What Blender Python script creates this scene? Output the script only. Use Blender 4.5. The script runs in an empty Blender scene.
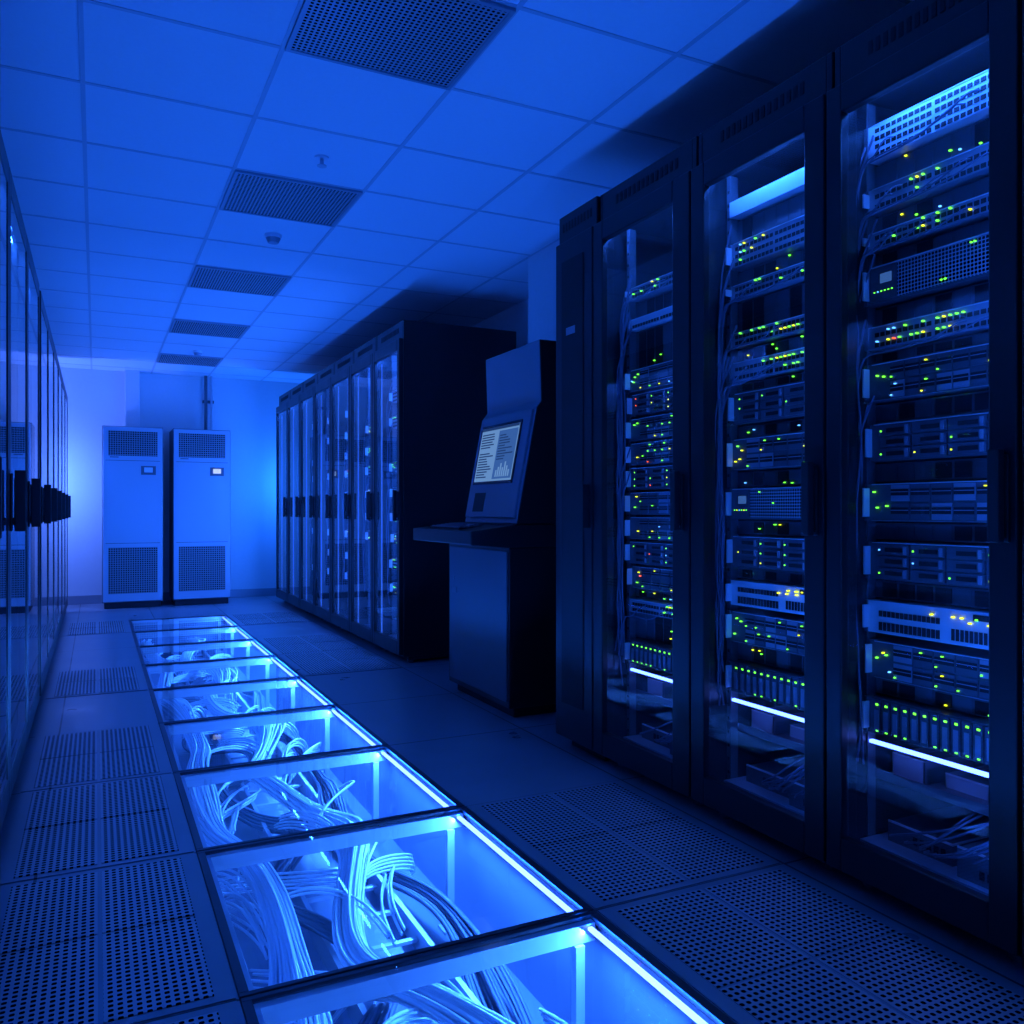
import bpy, math, random
from mathutils import Vector
random.seed(7)
vs=bpy.context.scene.view_settings
vs.view_transform='Standard'
TH=math.radians(26.4)
# ---------------------------------------------------------------- materials
def new_mat(name):
    m=bpy.data.materials.new(name); m.use_nodes=True
    nt=m.node_tree; nt.nodes.clear()
    o=nt.nodes.new('ShaderNodeOutputMaterial')
    return m,nt,o
def pbr(name,col,rough=.5,metal=0.0,noise=0.0,nscale=8,spec=.5,emit=None,es=0,sampling=None):
    m,nt,o=new_mat(name)
    b=nt.nodes.new('ShaderNodeBsdfPrincipled')
    b.inputs['Base Color'].default_value=(*col,1)
    b.inputs['Roughness'].default_value=rough
    b.inputs['Metallic'].default_value=metal
    b.inputs['Specular IOR Level'].default_value=spec
    if noise>0:
        tc=nt.nodes.new('ShaderNodeTexCoord'); n=nt.nodes.new('ShaderNodeTexNoise'); n.inputs['Scale'].default_value=nscale
        n.inputs['Detail'].default_value=5
        nt.links.new(tc.outputs['Object'],n.inputs['Vector'])
        mr=nt.nodes.new('ShaderNodeMapRange'); mr.inputs['To Min'].default_value=max(0,rough-noise); mr.inputs['To Max'].default_value=rough+noise
        nt.links.new(n.outputs['Fac'],mr.inputs['Value']); nt.links.new(mr.outputs['Result'],b.inputs['Roughness'])
    nt.links.new(b.outputs[0],o.inputs[0])
    return m
def emis(name,col,s,sample=True):
    m,nt,o=new_mat(name); e=nt.nodes.new('ShaderNodeEmission')
    e.inputs[0].default_value=(*col,1); e.inputs[1].default_value=s
    nt.links.new(e.outputs[0],o.inputs[0])
    if not sample: m.cycles.emission_sampling='NONE'
    return m
def mth(nt,op,a,b=None,c=None):
    n=nt.nodes.new('ShaderNodeMath'); n.operation=op
    for i,v in enumerate((a,b,c)):
        if v is None: continue
        if isinstance(v,(int,float)): n.inputs[i].default_value=v
        else: nt.links.new(v,n.inputs[i])
    return n.outputs[0]
def glassm(name,tint,ior=1.45,rough=.015):
    m,nt,o=new_mat(name)
    t=nt.nodes.new('ShaderNodeBsdfTransparent'); t.inputs[0].default_value=(*tint,1)
    g=nt.nodes.new('ShaderNodeBsdfGlossy'); g.inputs['Roughness'].default_value=rough; g.inputs[0].default_value=(1,1,1,1)
    f=nt.nodes.new('ShaderNodeFresnel')
    # thin pane: same reflectance from both faces
    geo=nt.nodes.new('ShaderNodeNewGeometry')
    nt.links.new(mth(nt,'MULTIPLY_ADD',geo.outputs['Backfacing'],1/ior-ior,ior),f.inputs[0])
    mx=nt.nodes.new('ShaderNodeMixShader')
    nt.links.new(f.outputs[0],mx.inputs[0]); nt.links.new(t.outputs[0],mx.inputs[1]); nt.links.new(g.outputs[0],mx.inputs[2])
    nt.links.new(mx.outputs[0],o.inputs[0]); return m
def perf(name,col,pitch,ax='XY',r=.32,rough=.45,metal=.3):
    m,nt,o=new_mat(name)
    tc=nt.nodes.new('ShaderNodeTexCoord'); s=nt.nodes.new('ShaderNodeSeparateXYZ'); nt.links.new(tc.outputs['Object'],s.inputs[0])
    fs=[]
    for a in ax:
        v=mth(nt,'MULTIPLY',s.outputs['XYZ'.index(a)],1/pitch)
        v=mth(nt,'FRACT',v); v=mth(nt,'SUBTRACT',v,.5); v=mth(nt,'ABSOLUTE',v)
        v=mth(nt,'POWER',v,3.0); fs.append(v)
    d=mth(nt,'ADD',fs[0],fs[1]); hole=mth(nt,'LESS_THAN',d,r**3)
    mix=nt.nodes.new('ShaderNodeMixRGB'); mix.inputs[1].default_value=(*col,1); mix.inputs[2].default_value=(.002,.002,.003,1)
    nt.links.new(hole,mix.inputs[0])
    b=nt.nodes.new('ShaderNodeBsdfPrincipled'); b.inputs['Metallic'].default_value=metal
    nt.links.new(mix.outputs[0],b.inputs['Base Color'])
    rr=mth(nt,'MULTIPLY_ADD',hole,.5,rough); nt.links.new(rr,b.inputs['Roughness'])
    sp=mth(nt,'MULTIPLY_ADD',hole,-.5,.5); nt.links.new(sp,b.inputs['Specular IOR Level'])
    bp=nt.nodes.new('ShaderNodeBump'); bp.inputs['Strength'].default_value=.4; bp.inputs['Distance'].default_value=.003
    inv=mth(nt,'SUBTRACT',1.0,hole); nt.links.new(inv,bp.inputs['Height']); nt.links.new(bp.outputs[0],b.inputs['Normal'])
    nt.links.new(b.outputs[0],o.inputs[0]); return m
def floor_mat():
    m,nt,o=new_mat('floor_tile_vinyl')
    tc=nt.nodes.new('ShaderNodeTexCoord'); s=nt.nodes.new('ShaderNodeSeparateXYZ'); nt.links.new(tc.outputs['Object'],s.inputs[0])
    def line(sock,per,off,w):
        v=mth(nt,'SUBTRACT',sock,off); v=mth(nt,'DIVIDE',v,per); v=mth(nt,'FRACT',v); v=mth(nt,'SUBTRACT',v,.5); v=mth(nt,'ABSOLUTE',v)
        return mth(nt,'GREATER_THAN',v,.5-w/per/2)
    ly=line(s.outputs[1],.82,1.78,.008); lx=line(s.outputs[0],.63,1.113,.008)
    l=mth(nt,'MAXIMUM',ly,lx)
    n=nt.nodes.new('ShaderNodeTexNoise'); n.inputs['Scale'].default_value=5; n.inputs['Detail'].default_value=6
    nt.links.new(tc.outputs['Object'],n.inputs['Vector'])
    cr=nt.nodes.new('ShaderNodeValToRGB'); cr.color_ramp.elements[0].color=(.16,.17,.2,1); cr.color_ramp.elements[1].color=(.3,.31,.34,1)
    nt.links.new(n.outputs['Fac'],cr.inputs[0])
    mix=nt.nodes.new('ShaderNodeMixRGB'); nt.links.new(l,mix.inputs[0]); nt.links.new(cr.outputs[0],mix.inputs[1]); mix.inputs[2].default_value=(.02,.02,.025,1)
    b=nt.nodes.new('ShaderNodeBsdfPrincipled'); nt.links.new(mix.outputs[0],b.inputs['Base Color'])
    rr=mth(nt,'MULTIPLY_ADD',n.outputs['Fac'],.25,.2); nt.links.new(rr,b.inputs['Roughness'])
    nt.links.new(b.outputs[0],o.inputs[0]); return m
def wallm(name,col,sc=30):
    m,nt,o=new_mat(name)
    tc=nt.nodes.new('ShaderNodeTexCoord'); n=nt.nodes.new('ShaderNodeTexNoise'); n.inputs['Scale'].default_value=sc; n.inputs['Detail'].default_value=6
    nt.links.new(tc.outputs['Object'],n.inputs['Vector'])
    cr=nt.nodes.new('ShaderNodeValToRGB'); cr.color_ramp.elements[0].color=(*[c*.92 for c in col],1); cr.color_ramp.elements[1].color=(*col,1)
    nt.links.new(n.outputs['Fac'],cr.inputs[0])
    b=nt.nodes.new('ShaderNodeBsdfPrincipled'); b.inputs['Roughness'].default_value=.8; nt.links.new(cr.outputs[0],b.inputs['Base Color'])
    bp=nt.nodes.new('ShaderNodeBump'); bp.inputs['Strength'].default_value=.08; nt.links.new(n.outputs['Fac'],bp.inputs['Height']); nt.links.new(bp.outputs[0],b.inputs['Normal'])
    nt.links.new(b.outputs[0],o.inputs[0]); return m

BLUE=(.004,.12,1.0)
M=dict(
 black=pbr('black_powder_coat',(.011,.012,.015),.34,0,.06,12),
 blackd=pbr('black_matte',(.006,.006,.008),.6),
 rail=pbr('dark_steel',(.12,.13,.15),.4,.4),
 grey=pbr('server_grey',(.32,.34,.39),.4,.3),
 light=pbr('server_light',(.65,.68,.72),.35,.2),
 dark=pbr('server_dark',(.1,.105,.12),.4,.1),
 port=pbr('port_black',(.004,.004,.005),.6),
 honey=perf('server_mesh_front',(.4,.42,.46),.0095,'YZ',.38),
 green=emis('led_green',(.14,1,.04),3,False),
 yel=emis('led_amber',(.75,.9,.02),2.5,False),
 red=emis('led_red',(1,.1,.02),3,False),
 bled=emis('led_blue',(.1,.4,1),3,False),
 strip=emis('led_strip_blue',(.07,.15,1.0),11),
 rstrip=emis('rack_led_blue',(.02,.14,1.0),140),
 vstrip=emis('rack_side_fill_blue',(.012,.12,1.0),38),
 fstrip=emis('far_rack_led_blue',(.02,.14,1.0),180),
 estrip=emis('far_rack_edge_glow',(.04,.17,1.0),.8),
 bar=emis('mirrored_led_line',(.07,.15,1.0),10),
 glass=glassm('door_glass',(.94,.96,.98),1.55),
 fargl=glassm('door_glass_coated',(.92,.95,1),1.7),
 lglass=glassm('door_glass_clear',(.85,.9,.97),1.45),
 fglass=glassm('floor_glass',(.95,.97,1.0),1.4),
 floor=floor_mat(),
 perf=perf('perforated_steel',(.38,.39,.42),.0175,r=.30),
 wall=wallm('painted_wall',(.72,.73,.75)),
 ceil=wallm('ceiling_tile_mineral',(.8,.8,.82),60),
 tbar=pbr('ceiling_tbar',(.52,.53,.56),.5),
 vent=perf('vent_grille',(.34,.35,.38),.0165,'XY',.31),
 acbody=pbr('ac_panel',(.42,.45,.5),.4,.1,.05),
 acside=pbr('ac_side',(.12,.13,.15),.45),
 acgr=perf('ac_grille',(.22,.23,.26),.022,'XZ',.33),
 frame=pbr('panel_frame_steel',(.05,.055,.065),.35,.5),
 steel=pbr('steel',(.5,.53,.58),.35,.4,.1),
 trench=pbr('trench_lining',(.2,.24,.34),.35,0,.1),
 cable=pbr('cable_white',(.85,.9,.95),.3),
 cabled=pbr('cable_dark',(.12,.14,.2),.45),
 kfront=pbr('kiosk_panel',(.2,.21,.25),.4,.1),
 kbase=pbr('kiosk_base_panel',(.08,.085,.105),.4,.1),
 kblack=pbr('kiosk_black',(.010,.011,.013),.4),
 screen=emis('monitor_screen',(.12,.26,.55),1,False),
 screend=emis('monitor_text',(.012,.04,.15),1,False),
 screenb=emis('monitor_pane',(.035,.11,.36),1,False),
 disp=emis('display_white',(.5,.65,1),1.0,False),
 white=pbr('white_plastic',(.75,.75,.78),.4),
)
# ---------------------------------------------------------------- mesh builder
class MB:
    def __init__(s): s.v=[];s.f=[];s.m=[];s.mats=[]
    def mi(s,k):
        if k not in s.mats: s.mats.append(k)
        return s.mats.index(k)
    def box(s,x0,x1,y0,y1,z0,z1,k):
        x0,x1=sorted((x0,x1));y0,y1=sorted((y0,y1));z0,z1=sorted((z0,z1))
        b=len(s.v)
        s.v+=[(x,y,z) for z in(z0,z1) for y in(y0,y1) for x in(x0,x1)]
        q=[(0,2,3,1),(4,5,7,6),(0,1,5,4),(2,6,7,3),(0,4,6,2),(1,3,7,5)]
        s.f+=[tuple(b+i for i in t) for t in q]; s.m+=[s.mi(k)]*6
    def quad(s,pts,k):
        b=len(s.v); s.v+=pts; s.f.append(tuple(range(b,b+len(pts)))); s.m.append(s.mi(k))
    def extr(s,prof,y0,y1,k,kside=None):
        n=len(prof); b=len(s.v)
        s.v+=[(x,y0,z) for x,z in prof]+[(x,y1,z) for x,z in prof]
        s.f.append(tuple(b+i for i in range(n))); s.m.append(s.mi(kside or k))
        s.f.append(tuple(b+n+i for i in reversed(range(n)))); s.m.append(s.mi(kside or k))
        for i in range(n):
            j=(i+1)%n; s.f.append((b+i,b+n+i,b+n+j,b+j)); s.m.append(s.mi(k))
    def cyl(s,c,r,h,k,axis='z',n=16,r2=None):
        r2=r if r2 is None else r2; b=len(s.v)
        for (rr,t) in((r,0),(r2,h)):
            for i in range(n):
                a=2*math.pi*i/n; p,q=rr*math.cos(a),rr*math.sin(a)
                if axis=='z': s.v.append((c[0]+p,c[1]+q,c[2]+t))
                elif axis=='x': s.v.append((c[0]+t,c[1]+p,c[2]+q))
                else: s.v.append((c[0]+p,c[1]+t,c[2]+q))
        for i in range(n):
            j=(i+1)%n; s.f.append((b+i,b+j,b+n+j,b+n+i)); s.m.append(s.mi(k))
        s.f.append(tuple(b+i for i in reversed(range(n)))); s.m.append(s.mi(k))
        s.f.append(tuple(b+n+i for i in range(n))); s.m.append(s.mi(k))
    def build(s,name,parent=None,bevel=0):
        me=bpy.data.meshes.new(name); me.from_pydata(s.v,[],s.f)
        for k in s.mats: me.materials.append(M[k])
        me.polygons.foreach_set('material_index',s.m); me.update()
        o=bpy.data.objects.new(name,me); bpy.context.collection.objects.link(o)
        if parent: o.parent=parent
        if bevel:
            md=o.modifiers.new('bevel','BEVEL'); md.width=bevel; md.segments=2; md.limit_method='ANGLE'; md.harden_normals=False
        return o
def empty(name,loc=(0,0,0)):
    e=bpy.data.objects.new(name,None); bpy.context.collection.objects.link(e); e.empty_display_size=.1; return e

# ---------------------------------------------------------------- room shell
XL,XR,YN,YF,ZC=-1.2,2.75,-1.6,10.0,2.5
TX0,TX1,TY0,TY1=.262,1.113,.14,8.34
b=MB()
for (x0,x1,y0,y1) in((XL,TX0,YN,YF),(TX1,XR,YN,YF),(TX0,TX1,YN,TY0),(TX0,TX1,TY1,YF)):
    b.box(x0,x1,y0,y1,-.02,0,'floor')
b.build('floor')
b=MB()
b.box(XL,XR,YN,YF,ZC,ZC+.1,'ceil')
gx=-.042
k=-2
while gx+.585*k<XR:
    x=gx+.585*k
    if x>XL: b.box(x-.008,x+.008,YN,YF,ZC-.003,ZC,'tbar')
    k+=1
for k in range(-8,16):
    y=2.23+.535*k
    if YN<y<YF: b.box(XL,XR,y-.008,y+.008,ZC-.0025,ZC,'tbar')
b.build('ceiling')
b=MB(); b.box(XL-.1,XL,YN,YF,-.4,ZC,'wall'); b.build('wall_left')
b=MB(); b.box(XR,XR+.1,YN,YF,-.4,ZC,'wall'); b.build('wall_right')
b=MB(); b.box(XL,XR,YF,YF+.1,-.4,ZC,'wall'); b.build('wall_back')
b=MB(); b.box(XL,XR,YN-.1,YN,-.4,ZC,'wall'); b.build('wall_front')
b=MB(); b.box(2.3,XR,3.4,4.42,0,ZC,'wall'); b.build('column_right',bevel=.004)
b=MB(); b.box(.28,.42,9.86,YF,0,ZC,'wall'); b.build('column_back',bevel=.004)
b=MB(); b.box(XL,XR,YF-.012,YF,0,.09,'grey'); b.build('baseboard_back')
# ceiling vents
for y in (2.23,3.835,5.44,7.045,8.65):
    b=MB(); x0,x1=.543,1.128
    b.box(x0+.012,x1-.012,y+.012,y+.523,ZC-.010,ZC-.0005,'vent')
    for t in ((x0+.005,x1-.005,y+.005,y+.02),(x0+.005,x1-.005,y+.515,y+.53),(x0+.005,x0+.02,y+.02,y+.515),(x1-.02,x1-.005,y+.02,y+.515)):
        b.box(*t,ZC-.013,ZC-.0005,'grey')
    b.build('ceiling_vent')
b=MB(); b.cyl((.865,4.67,ZC-.02),.045,.02,'white',n=24); b.cyl((.865,4.67,ZC-.045),.028,.025,'grey',n=24,r2=.04); b.build('smoke_detector')
b=MB(); b.cyl((.86,3.55,ZC-.008),.03,.008,'white',n=24); b.cyl((.86,3.55,ZC-.035),.008,.03,'steel'); b.cyl((.86,3.55,ZC-.04),.02,.004,'steel'); b.build('sprinkler_head')
b=MB(); b.cyl((.86,8.4,ZC-.02),.04,.02,'white',n=24); b.cyl((.86,8.4,ZC-.045),.028,.025,'grey',n=24,r2=.04); b.build('smoke_detector')
# ---------------------------------------------------------------- trench
D=-.38
b=MB()
b.box(TX0-.02,TX1+.02,TY0,TY1,D-.02,D,'trench')
b.box(TX0-.02,TX0,TY0,TY1,D,-.02,'trench'); b.box(TX1,TX1+.02,TY0,TY1,D,-.02,'trench')
b.box(TX0,TX1,TY0-.02,TY0,D,-.02,'trench'); b.box(TX0,TX1,TY1,TY1+.02,D,-.02,'trench')
b.box(.62,.635,TY0,TY1,D,D+.07,'steel'); b.box(.90,.915,TY0,TY1,D,D+.07,'steel')
for i in range(40):
    y=TY0+.08+i*.205; b.box(.635,.90,y,y+.02,D+.03,D+.04,'steel')
b.build('cable_trench')
ys=[TY0+.82*i for i in range(11)]
for i in range(10):
    y0,y1=ys[i],ys[i+1]
    p=empty('glass_floor_panel')
    b=MB(); fw=.022
    b.box(TX0+.001,TX1-.001,y0+.003,y0+fw*.8,-.045,.004,'frame'); b.box(TX0+.001,TX1-.001,y1-fw*.8,y1-.003,-.045,.004,'frame')
    b.box(TX0+.001,TX0+fw,y0+fw*.8,y1-fw*.8,-.03,.004,'frame'); b.box(TX1-fw,TX1-.001,y0+fw*.8,y1-fw*.8,-.012,.004,'frame')
    b.box(TX0+fw,TX1-fw,y1-fw*.8-.022,y1-fw*.8,-.05,-.006,'steel'); b.box(TX0+fw,TX1-fw,y0+fw*.8,y0+fw*.8+.012,-.05,-.006,'steel')
    b.box(TX0+fw,TX0+fw+.014,y0+fw*.8+.012,y1-fw*.8-.022,-.04,-.006,'steel')
    b.build('frame',p,bevel=.0015)
    b=MB(); b.quad([(TX0+fw,y0+fw*.8,0),(TX1-fw,y0+fw*.8,0),(TX1-fw,y1-fw*.8,0),(TX0+fw,y1-fw*.8,0)],'fglass'); b.build('glass',p)
    b=MB()
    for x in (TX0+.04,TX1-.07):
        b.box(x-.012,x+.012,y1-.05,y1-.026,D,-.05,'steel'); b.box(x-.03,x+.03,y1-.068,y1-.008,D,D+.008,'steel')
    b.build('support_legs',p)
    b=MB(); b.box(1.066,1.078,y0+.03,y1-.045,-.017,-.010,'strip'); b.build('led_strip',p)
def cables(name,splines,mat,r):
    cu=bpy.data.curves.new(name,'CURVE'); cu.dimensions='3D'; cu.bevel_depth=r; cu.bevel_resolution=1; cu.resolution_u=3
    for pts in splines:
        sp=cu.splines.new('NURBS'); sp.points.add(len(pts)-1)
        for p,q in zip(sp.points,pts): p.co=(*q,1)
        sp.use_endpoint_u=True; sp.order_u=4
    cu.materials.append(M[mat]); o=bpy.data.objects.new(name,cu); bpy.context.collection.objects.link(o); return o
def clampx(x): return min(TX1-.06,max(TX0+.03,x))
def clampz(z): return min(-.06,max(D+.008,z))
def bundle(x0,z0,n,amp,per,ph,spread,y0,y1,twist=1.2,fanf=1.0):
    out=[]
    for i in range(n):
        a=random.uniform(0,6.28); r=spread*math.sqrt(random.random()); p1=random.uniform(0,6.28); wob=random.uniform(.3,1)
        pts=[]; y=y0
        while y<y1:
            t=y-y0
            fan=1+fanf*1.5*max(0,math.sin(y*2*math.pi/1.64+ph))**2*wob
            x=x0+amp*math.sin(2*math.pi*y/per+ph)+r*fan*math.cos(a+twist*.2*t)+.003*math.sin(5*y+p1)
            z=z0+.03*math.sin(2*math.pi*y/per*1.7+ph)+r*fan*.7*math.sin(a+twist*.2*t)
            pts.append((clampx(x),y,clampz(z))); y+=.085
        out.append(pts)
    return out
S=bundle(.42,-.17,46,.05,2.1,.4,.046,TY0+.02,TY1-.02,1.2,.7)+bundle(.74,-.2,44,.10,1.64,2.4,.042,TY0+.02,TY1-.02,1.2,1)
cables('cable_bundle',S,'cable',.0048)
S=bundle(.62,-.3,16,.12,1.1,1.1,.035,TY0+.02,TY1-.02)+bundle(.95,-.3,18,.05,1.9,0,.035,TY0+.02,TY1-.02)
cables('cable_bundle',S,'cabled',.006)
S=[]
for k in range(70): # branch cables leaving the bundles in flat arcs
    y=random.uniform(TY0+.1,TY1-.7); x=random.choice((.42,.75)); dx=random.choice((-1,1,1))*random.uniform(.1,.4); L=random.uniform(.3,.8); zt=random.uniform(-.2,-.1); cv=random.uniform(-.12,.14)
    for i in range(random.randint(2,6)):
        pts=[]; e=i*.011; jx=random.uniform(-.01,.01)
        for j in range(9):
            t=j/8
            pts.append((clampx(x+e+jx+dx*(t*t*(3-2*t))),min(TY1-.05,y+e+L*(t+cv*math.sin(math.pi*t*1.4))),clampz(-.22+(zt+.22)*math.sin(math.pi*t)-.14*t+e*.7)))
        S.append(pts)
cables('branch_cables',S,'cable',.0044)
# ---------------------------------------------------------------- perforated tiles
def ptile(x0,x1,k):
    y0=1.78+.82*k; y1=y0+.82
    b=MB(); b.box(x0+.006,x1-.006,y0+.006,y1-.006,0,.003,'floor')
    ix0,ix1=x0+.045,x1-.045; mx=(ix0+ix1)/2; my=(y0+y1)/2
    for (a,c) in((ix0,mx-.005),(mx+.005,ix1)):
        for (e,f) in((y0+.03,my-.004),(my+.004,y1-.03)):
            b.box(a,c,e,f,.003,.005,'perf')
    b.build('perforated_floor_tile')
for k in (-2,-1,0,1,2,4,7): ptile(-.245,.262,k)
for k in (-2,-1,0,4,5,7): ptile(1.113,1.74,k)
# ---------------------------------------------------------------- racks
def srv(b,X,ya,yb,zc,h,kind,s,leds='g'):
    t=.125; z0,z1=zc-h/2,zc+h/2; W=yb-ya
    body={'patch':'light','bright':'light','switch':'grey','server':'dark','drives':'dark','sw2':'grey','lamp_plate':'light','mesh':'dark','store':'dark','rear':'dark'}[kind]
    if kind in('server','mesh','store'): t+=random.choice((0,.004,.01))
    if kind=='rear': t+=.035
    b.box(X(t),X(.7),ya,yb,z0,z1,body)
    def led(y,z,w=.004,hh=.003,col=None):
        c=col or random.choices(['green','yel','red','bled'],{'g':[9,3.5,.25,1.6],'r':[7,3,2.2,1],'b':[3,0,0,5]}[leds])[0]
        b.box(X(t-.007),X(t),y,y+w,z,z+hh,c)
    if kind=='lamp_plate': return
    if kind=='rear':
        for i in range(random.choice((0,1,3,5))): led(random.uniform(ya+.04,yb-.04),random.uniform(z0+.004,z1-.006),.0055,.003)
        for i in range(8):
            y=ya+.03+i*.053; b.box(X(t-.002),X(t),y,y+.045,z0+.004,z1-.004,'rail' if random.random()<.5 else 'port')
        return
    for y in(ya-.012,yb-.006): # ears
        b.box(X(t-.004),X(t+.01),y,y+.018,z0,z1,'rail')
    if kind not in('sw2','patch'):
        for y in (ya+.004,yb-.01): b.box(X(t-.022),X(t),y,y+.005,z0+.012,z1-.012,'light')
    if kind in('switch','patch','sw2'):
        rows=max(1,int(h/.022)); n=22; pw=(W-.09)/n
        for r in range(rows):
            zz=z0+.004+r*(h-.006)/rows
            lit0=random.randint(0,n-6); lit1=lit0+random.randint(6,14)
            for i in range(n):
                y=ya+.06+i*pw+(.006 if i>n/2 else 0)
                b.box(X(t-.002),X(t+.001),y,y+pw*.72,zz,zz+min(.011,h/rows*.55),'port')
                if kind!='patch' and lit0<=i<=lit1 and random.random()<(.7 if kind=='sw2' else .35): led(y+pw*.1,zz+min(.011,h/rows*.55)+.002,.0045,.0032)
        led(ya+.03,zc,.005,.003)
        b.box(X(t-.003),X(t),ya+.03,yb-.02,z1-.003,z1-.001,'light')
    elif kind=='server':
        rows=2 if h>.06 else 1; n=random.choice((6,8)); pw=(W-.11)/n
        for r in range(rows):
            zz=z0+.005+r*(h-.004)/rows; hh=(h-.012)/rows-.002
            for i in range(n):
                y=ya+.035+i*pw
                b.box(X(t-.003),X(t+.001),y,y+pw*.92,zz,zz+hh,'grey' if random.random()<.25 else 'dark')
                b.box(X(t-.005),X(t-.002),y+.002,y+pw*.9,zz+hh*.35,zz+hh*.75,'port')
                b.box(X(t-.0055),X(t-.003),y+.002,y+pw*.9,zz+hh*.55,zz+hh*.6,'grey')
                if random.random()<.32: led(y+pw*.8,zz+hh*.1,.0038,.003)
                if random.random()<.2: led(y+pw*.5,zz+hh*.78,.006,.0025)
        for i in range(5):
            if random.random()<.5: led(yb-.07+i*.01,z0+h*random.uniform(.2,.8),.0045,.0035)
        b.box(X(t-.004),X(t),ya+.03,yb-.02,z1-.003,z1-.001,'light')
        b.box(X(t-.004),X(t),ya+.03,yb-.02,z0+.001,z0+.0025,'grey')
    elif kind=='mesh':
        b.box(X(t-.004),X(t),ya+.05,yb-.1,z0+.006,z1-.006,'honey')
        b.box(X(t-.006),X(t),ya+.02,ya+.045,z0+.006,z1-.006,'grey'); b.box(X(t-.006),X(t),yb-.095,yb-.02,z0+.006,z1-.006,'rail')
        b.box(X(t-.008),X(t-.005),yb-.085,yb-.05,z0+h*.5,z0+h*.75,'screenb')
        for i in range(6): led(yb-.088+i*.011,z0+h*.28,.004,.003)
        for i in range(6): led(random.uniform(ya+.06,yb-.12),z0+h*random.choice((.15,.85,.5)),.005,.003)
        b.box(X(t-.007),X(t),ya+.02,yb-.02,z1-.004,z1-.002,'light')
    elif kind=='store':
        n=4
        for r in range(3):
            zz=z0+.005+r*(h-.008)/3; hh=(h-.012)/3-.002
            for i in range(n):
                pw=(W-.06)/n; y=ya+.03+i*pw
                b.box(X(t-.006),X(t),y,y+pw*.95,zz,zz+hh,'rail'); b.box(X(t-.01),X(t-.005),y+.006,y+.014,zz+.003,zz+hh-.003,'grey')
                b.box(X(t-.0075),X(t-.005),y+.02,y+pw*.7,zz+hh*.3,zz+hh*.7,'port')
                if random.random()<.6: led(y+pw*.85,zz+hh*.4,.0048,.0038)
        b.box(X(t-.007),X(t),ya+.02,yb-.02,z1-.003,z1-.001,'light')
    elif kind=='bright':
        for i in range(16):
            y=ya+.03+i*.012; b.box(X(t-.002),X(t),y,y+.008,z0+.01,z0+h*.45,'port')
        for i in range(14):
            y=ya+.25+i*.013
            b.box(X(t-.002),X(t),y,y+.01,z0+.008,z0+.03,'port')
            b.box(X(t-.002),X(t),y,y+.01,z0+.045,z0+.06,'port')
        for i in range(16):
            led(random.uniform(ya+.03,yb-.2),z0+random.choice((.055,.065,.06)),.006,.0035,random.choice(('yel','green','yel')))
        b.box(X(t-.004),X(t),ya+.05,ya+.16,z1-.02,z1-.006,'port')
    elif kind=='drives':
        n=15; pw=(W-.04)/n
        for i in range(n):
            y=ya+.02+i*pw
            b.box(X(t-.006),X(t),y,y+pw*.82,z0+.004,z1-.004,'dark')
            b.box(X(t-.008),X(t-.005),y+pw*.15,y+pw*.6,z0+.012,z1-.03,'grey')
            led(y+pw*.2,z1-.018,.008,.005,'green')
            led(y+pw*.25,z0+.03,.005,.018,'green') if random.random()<.6 else None
            led(y+pw*.2,z0+.008,.007,.004,'green') if random.random()<.6 else None
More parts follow.
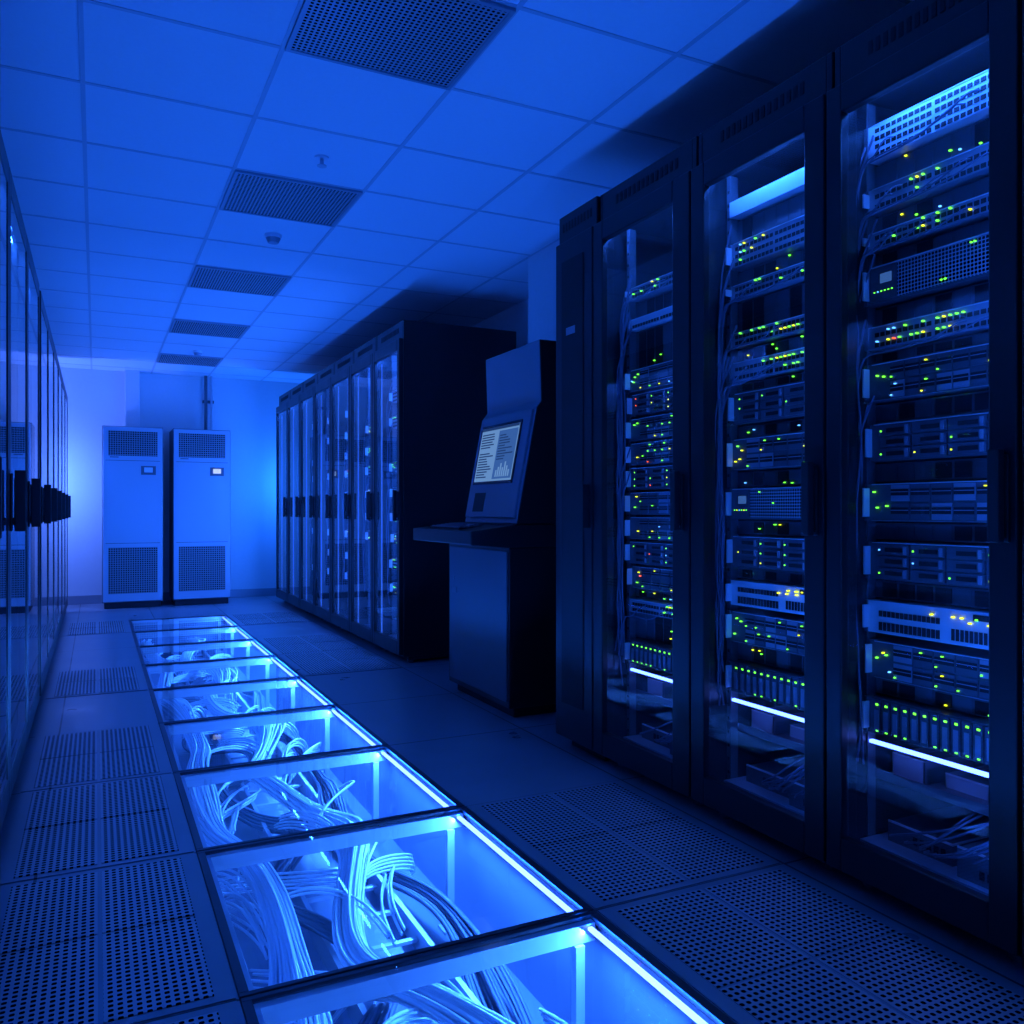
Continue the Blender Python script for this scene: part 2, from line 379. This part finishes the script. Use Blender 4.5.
def rack(y0,y1,xf,s,units,leds='g',stile=(.06,.06),detail=True,vfill=True,name='server_rack',depth=.85,strip='rstrip',glass='glass',inner='black',vs='vstrip',gt=.012,edge=False):
    X=lambda t: xf+s*t
    ZT,ZD0,ZD1=2.236,.055,2.115
    p=empty(name); g=.003
    y0+=g; y1-=g
    b=MB(); t0=.032
    b.box(X(t0),X(depth),y0,y0+.02,.045,ZT,'black'); b.box(X(t0),X(depth),y1-.02,y1,.045,ZT,'black')
    b.box(X(depth-.02),X(depth),y0+.02,y1-.02,.045,ZT,'black')
    b.box(X(t0),X(depth-.02),y0+.02,y1-.02,.045,.075,'black')
    b.box(X(t0),X(depth-.02),y0+.02,y1-.02,2.105,ZT,'black')
    b.box(X(.07),X(depth-.04),y0+.01,y1-.01,.02,.045,'blackd')
    b.box(X(t0),X(.07),y0+.02,y0+.04,.075,2.105,'black'); b.box(X(t0),X(.07),y1-.04,y1-.02,.075,2.105,'black')
    b.build('cabinet',p,bevel=.003)
    b=MB()
    for yy in (y0+.06,y1-.06):
        for t in(.1,depth-.08): b.cyl((X(t),yy,0),.022,.03,'rail')
    n=14
    for i in range(n):
        yy=y0+.1+(y1-y0-.2)*i/n; b.box(X(t0-.0015),X(t0+.01),yy,yy+(y1-y0-.2)/n*.55,2.165,2.2,'port')
    b.build('feet_and_vents',p)
    b=MB(); a,c=stile
    b.box(X(0),X(.03),y0,y0+a,ZD0,ZD1,'black'); b.box(X(0),X(.03),y1-c,y1,ZD0,ZD1,'black')
    b.box(X(0),X(.03),y0+a,y1-c,ZD1-.075,ZD1,'black'); b.box(X(0),X(.03),y0+a,y1-c,ZD0,ZD0+.09,'black')
    b.build('door_frame',p,bevel=.004)
    b=MB(); gy0,gy1=y0+a-.001,y1-c+.001
    pts=[(X(gt),gy0,ZD0+.088),(X(gt),gy1,ZD0+.088),(X(gt),gy1,ZD1-.073),(X(gt),gy0,ZD1-.073)]
    if s>0: pts.reverse()
    b.quad(pts,glass); b.build('door_glass',p)
    b=MB(); hy=y0+a*.5; q=1.0 if s>0 else 1.3
    b.box(X(-.006),X(0),hy-.017,hy+.017,.93,1.12,'blackd'); b.box(X(-.03*q),X(-.006),hy-.009,hy+.009,.95,.975,'blackd')
    b.box(X(-.034*q),X(-.012),hy-.013,hy+.013,.93,1.13,'blackd')
    if s>0: b.cyl((X(-.008),hy,.945),.006,.008,'steel','x')
    b.build('door_handle',p,bevel=.004)
    b=MB(); yc=(y0+y1)/2; ya,yb=yc-.235,yc+.235
    for y in(ya-.02,yb):
        b.box(X(.13),X(.16),y-.0,y+.02,.08,2.1,'rail')
        for i in range(44):
            zz=.13+i*.0445; b.box(X(.128),X(.131),y+.006,y+.014,zz,zz+.01,'port')
    for (zc,h,kind) in units: srv(b,X,ya,yb,zc,h,kind,s,leds)
    if detail:
        us=sorted(units)
        for (a1,b1) in zip(us[:-1],us[1:]):
            g0=a1[0]+a1[1]/2; g1=b1[0]-b1[1]/2
            if g1-g0>.025: srv(b,X,ya,yb,(g0+g1)/2,(g1-g0)-.012,'rear',s,leds)
    b.box(X(.1),X(.75),ya,yb,.105,.115,'grey')
    if detail:
        b.box(X(.13),X(.142),ya+.005,yb-.005,.372,.380,'bar')  # glowing bar stands in for the floor LED line mirrored in the door
        b.box(X(.16),X(.7),ya,yb,.27,.278,'dark')
        b.box(X(.16),X(.166),ya,yb,.278,.295,'rail')
        for (t1,t2,e,f,h) in ((.2,.36,.02,.16,.05),(.24,.5,.2,.32,.035),(.2,.4,.35,.45,.06)):
            b.box(X(t1+.01),X(t2),ya+e,ya+f,.278,.278+h*.7,'rail')
            for (aa,bb,cc,dd) in ((t1,t2,e,e+.004),(t1,t2,f-.004,f),(t1,t1+.004,e,f)):
                b.box(X(aa),X(bb),ya+cc,ya+dd,.278,.278+h,'grey')
            b.box(X(t1),X(t1+.004),ya+e,ya+f,.276+h,.28+h,'light')
        for (t1,t2,e,f,h) in ((.12,.34,.03,.2,.07),(.16,.5,.24,.43,.05)):
            b.box(X(t1),X(t2),ya+e,ya+f,.115,.115+h,'rail')
            b.box(X(t1),X(t2),ya+e,ya+e+.004,.115+h,.12+h,'light'); b.box(X(t1),X(t1+.004),ya+e,ya+f,.115+h,.12+h,'light')
            for q2 in range(5): b.box(X(t1-.002),X(t1),ya+e+.02+q2*.02,ya+e+.032+q2*.02,.13,.15,'port')
    if inner!='black': b.box(X(.2),X(.21),y0+.022,y1-.022,.12,2.1,inner)  # added panel that catches strip light so the interior looks lit
    b.build('servers',p)
    b=MB(); b.box(X(.05),X(.062),y0+.05,y1-.05,2.07,2.08,strip)
    if vfill: b.box(X(.036),X(.044),y0+.041,y0+.049,.12,2.03,vs)  # added strip hidden behind the near stile, brightens the rack interior
    if edge: b.box(X(.05),X(.058),y1-.052,y1-.044,.12,2.03,'estrip')  # glowing strip added to draw the pale streak on the door
    b.build('interior_led',p)
    sp=[]
    for i in range(9 if detail else 3):
        yb2=yb+random.uniform(.0,.02); z=random.uniform(.3,.6); pts=[]
        zt=random.uniform(1.1,1.95)
        while z<zt:
            pts.append((X(random.uniform(.08,.115)),yb2+random.uniform(-.008,.012),z)); z+=.12
        pts.append((X(.12),yb-random.uniform(.0,.04),z))
        sp.append(pts)
    o=cables('patch_cords',sp,'cabled',.003); o.parent=p
    if detail:
        sp=[]
        for (zc,h,kind) in units:
            if kind in('sw2','switch','patch') and random.random()<.8:
                for i in range(random.randint(2,5)):
                    y=random.uniform(ya+.1,yb-.08); z=zc+random.uniform(-.01,.01); e=random.uniform(-.01,.01)
                    sp.append([(X(.125),y,z),(X(.09),y,z-.004),(X(.085+e),y+.02,z-.03),(X(.088+e),(y+yb)/2,zc-h/2-.02+e),(X(.09+e),yb-.03,zc-h/2-.012+e),(X(.1),yb+.005,zc-h/2-.03),(X(.1),yb+.01,zc-.2)])
        if sp:
            o=cables('front_patch_leads',sp,'cabled',.0022); o.parent=p
        # loose cabling lying in the bottom bay, lit by the added glowing bar
        sp=[]
        for i in range(9):
            y=ya+random.uniform(.02,.2); d=random.uniform(.1,.25); z=random.uniform(.2,.24); e=random.uniform(-.02,.02)
            sp.append([(X(.2),y,.26),(X(.15),y,.25),(X(.115+e),y+d*.2,z),(X(.105+e),y+d*.6,z-.05),(X(.11+e),y+d,.15),(X(.15),y+d+.04,.125),(X(.3),y+d+.03,.123)])
        o=cables('bay_cables',sp,'cabled',.003); o.parent=p
    return p
U3=[(1.985,.09,'patch'),(1.83,.06,'switch'),(1.72,.045,'switch'),(1.60,.1,'mesh'),(1.46,.06,'sw2'),(1.34,.1,'server'),(1.18,.1,'store'),(1.02,.1,'server'),(.865,.1,'store'),(.715,.085,'bright'),(.60,.1,'server'),(.45,.095,'drives')]
U2=[(1.985,.05,'lamp_plate'),(1.83,.08,'switch'),(1.71,.045,'switch'),(1.555,.045,'sw2'),(1.45,.06,'sw2'),(1.33,.1,'store'),(1.18,.1,'server'),(1.02,.1,'mesh'),(.865,.1,'store'),(.73,.08,'bright'),(.62,.1,'server'),(.455,.095,'drives')]  # pale plate stands in for the bright fixture at the rack top
U1=[(1.84,.045,'switch'),(1.72,.04,'patch')]+[(1.5-.095*i,.085,'store' if i%3==1 else 'server') for i in range(9)]+[(.63,.05,'sw2'),(.45,.088,'drives')]
XF=1.743
rack(.52,1.105,XF,1,U2)
rack(1.108,1.632,XF,1,U3,stile=(.065,.05))
rack(1.634,2.2,XF,1,U2,stile=(.07,.065))
rack(2.202,2.8,XF,1,U1,'r',stile=(.09,.065))
p=empty('cooling_side_cabinet'); b=MB()
b.box(XF+.02,XF+.85,2.803,3.1,.045,2.236,'black'); b.box(XF+.07,XF+.8,2.82,3.08,.0,.045,'blackd'); b.build('cabinet',p,bevel=.003)
b=MB(); b.box(XF,XF+.02,2.806,3.095,.055,2.115,'black'); b.build('door',p,bevel=.004)
b=MB(); b.box(XF-.003,XF,2.87,3.04,.2,2.03,'blackd'); b.box(XF-.005,XF-.003,2.93,3.0,1.72,1.75,'grey')
b.box(XF-.03,XF,2.825,2.85,.93,1.1,'blackd')
for i in range(10): b.box(XF+.0185,XF+.02,2.84+i*.024,2.852+i*.024,2.165,2.2,'port')
b.build('grille_and_handle',p)
for i in range(7):
    u=[(z,.08,random.choice(('server','switch','server'))) for z in (1.8,1.62,1.45,1.3,1.12,.95,.8,.62,.45) if random.random()<.75]
    rack(5.18+i*.592,5.18+(i+1)*.592,1.757,1,u,stile=(.045,.045),detail=False,glass='fargl',strip='fstrip',vs='fstrip',inner='light' if i<3 else 'grey',edge=True)  # paler added panels make the nearest doors look brighter
for (y,w,n) in ((1.55,.8,4),(4.87,.75,6)):
    for i in range(n):
        u=[(z,.08,random.choice(('server','switch'))) for z in (1.8,1.6,1.4,1.2,1.0,.8,.6,.4) if random.random()<.7]
        rack(y+i*w,y+(i+1)*w,-.25,-1,u,'b',stile=(.05,.05),detail=False,glass='lglass',inner='grey',strip='fstrip',vs='vstrip',gt=.003)
# ---------------------------------------------------------------- kiosk
p=empty('operator_kiosk')
b=MB(); ky0,ky1=3.58,4.34
b.box(1.80,2.27,ky0+.03,ky1-.03,0,.05,'blackd')
b.extr([(1.762,.05),(2.29,.05),(2.29,.82),(1.762,.82)],ky0,ky1,'kblack'); b.build('base',p,bevel=.005)
b=MB(); b.box(1.755,1.763,ky0+.015,ky1-.03,.08,.8,'kbase'); b.box(1.752,1.756,ky1-.13,ky1-.07,.55,.58,'rail'); b.box(1.752,1.756,ky1-.1,ky1-.08,.62,.64,'rail'); b.build('base_door',p,bevel=.003)
b=MB(); b.extr([(1.83,.82),(2.29,.82),(2.29,.93),(1.80,.93),(1.56,.90),(1.56,.835),(1.74,.82)],ky0-.01,ky1+.03,'kblack'); b.build('shelf',p,bevel=.006)
hy0,hy1=3.58,4.21
b=MB(); b.extr([(1.80,.93),(2.29,.93),(2.29,1.83),(1.925,1.83),(1.935,1.53),(1.91,1.50)],hy0,hy1,'kfront','kblack'); b.build('head',p,bevel=.008)
def slant(b,y0,y1,u0,u1,off,th,k):
    dx,dz=.11,.57; L=math.hypot(dx,dz); tx,tz=dx/L,dz/L; nx,nz=-tz,tx
    P=lambda u,n:(1.80+tx*u+nx*n,.93+tz*u+nz*n)
    b.extr([P(u0,off),P(u0,off-th) ,P(u1,off-th),P(u1,off)][::1],y0,y1,k)
b=MB()
slant(b,hy0+.02,hy1-.02,.03,.57,.012,.012,'kfront')
b.build('bezel',p,bevel=.004)
b=MB(); slant(b,3.68,4.15,.205,.525,.016,.006,'kblack'); b.build('screen_surround',p)
b=MB(); slant(b,3.695,4.135,.22,.51,.018,.004,'screen')
slant(b,3.695,4.135,.495,.51,.0192,.003,'screend')
slant(b,3.70,3.915,.23,.485,.0190,.003,'screenb')
for (ya,yb,ua,ub) in ((3.93,4.12,.40,.485),(3.72,3.9,.33,.475),(3.94,4.12,.24,.38)):
    n=int((ub-ua)/.014)
    for i in range(n):
        slant(b,yb-(yb-ya)*random.uniform(.4,1),yb,ua+i*.014,ua+i*.014+.006,.0198,.003,'screend')
for i in range(7): slant(b,3.725+i*.024,3.74+i*.024,.24,.255+random.uniform(.01,.07),.0198,.003,'screen')
b.build('screen',p)
b=MB(); slant(b,3.97,4.10,.06,.16,.014,.004,'port'); b.build('card_reader',p)
b=MB()
for r in range(5):
    for c in range(16):
        x=1.595+r*.024; y=3.78+c*.024; z=.9+(x-1.56)*.125
        b.box(x,x+.02,y,y+.02,z+.006,z+.016,'kfront')
b.box(1.585,1.725,3.77,4.17,.898,.914,'blackd')
b.build('keyboard',p,bevel=0)
# ---------------------------------------------------------------- AC units
def acu(x0,x1,lit):
    p=empty('air_conditioning_unit'); y=9.36; zt=1.85
    b=MB(); b.box(x0+.02,x1-.02,y+.03,y+.48,0,.06,'blackd'); b.box(x0,x1,y+.02,y+.5,.06,zt,'acside'); b.build('cabinet',p,bevel=.004)
    b=MB(); b.box(x0+.006,x1-.006,y,y+.02,.07,zt-.006,'acbody'); b.build('front_panel',p,bevel=.006)
    b=MB(); m=.055
    b.box(x0+m,x1-m,y-.003,y+.002,1.55,1.8,'acgr'); b.box(x0+m,x1-m,y-.003,y+.002,.15,.62,'acgr')
    b.box(x0+.03,x1-.03,y-.001,y+.001,1.5,1.504,'port'); b.box(x0+.03,x1-.03,y-.001,y+.001,.66,.664,'port')
    b.box(x1-.21,x1-.07,y-.004,y+.001,1.36,1.45,'rail'); b.box(x1-.18,x1-.1,y-.006,y-.003,1.385,1.435,'disp' if lit else 'light')
    b.box(x0+.07,x0+.15,y-.002,y+.001,1.53,1.54,'rail')
    b.build('grilles_and_controls',p)
acu(.055,.622,False); acu(.717,1.29,True)
b=MB(); b.cyl((1.1,9.92,1.2),.018,1.3,'acside'); b.cyl((1.16,9.92,1.2),.012,1.3,'steel'); b.box(1.07,1.19,9.95,YF,2.2,2.23,'rail'); b.build('coolant_pipes')
# ---------------------------------------------------------------- lights
def area(name,loc,rot,sx,sy,power,col,spread=180):
    l=bpy.data.lights.new(name,'AREA'); l.shape='RECTANGLE'; l.size=sx; l.size_y=sy; l.energy=power; l.color=col; l.spread=math.radians(spread)
    o=bpy.data.objects.new(name,l); o.location=loc; o.rotation_euler=rot; bpy.context.collection.objects.link(o); return o
area('trench_led_uplight',(1.073,4.2,-.008),(math.pi,0,0),.008,8.0,82,BLUE)
area('trench_led_downlight',(1.058,4.2,-.020),(0,math.radians(42),0),.008,8.0,190,(.03,.19,1))
def point(name,loc,power,col,r=.1):
    l=bpy.data.lights.new(name,'POINT'); l.energy=power; l.color=col; l.shadow_soft_size=r
    o=bpy.data.objects.new(name,l); o.location=loc; bpy.context.collection.objects.link(o)
point('hidden_wall_light',(-.6,9.5,1.3),68,(.08,.19,1),.08)
point('hidden_wall_light',(2.1,9.55,1.3),42,(.01,.14,1),.08)  # unseen light added to brighten the right part of the back wall
w=bpy.data.worlds.new('world'); bpy.context.scene.world=w; w.use_nodes=True
w.node_tree.nodes['Background'].inputs[0].default_value=(.002,.01,.05,1); w.node_tree.nodes['Background'].inputs[1].default_value=.3
# ---------------------------------------------------------------- camera
cam=bpy.data.cameras.new('camera'); cam.sensor_width=36; cam.lens=29.46; cam.clip_start=.02
co=bpy.data.objects.new('camera',cam); co.location=(0,0,1.0); co.rotation_euler=(math.pi/2,0,-TH); bpy.context.collection.objects.link(co)
cam.shift_y=-.002
bpy.context.scene.camera=co
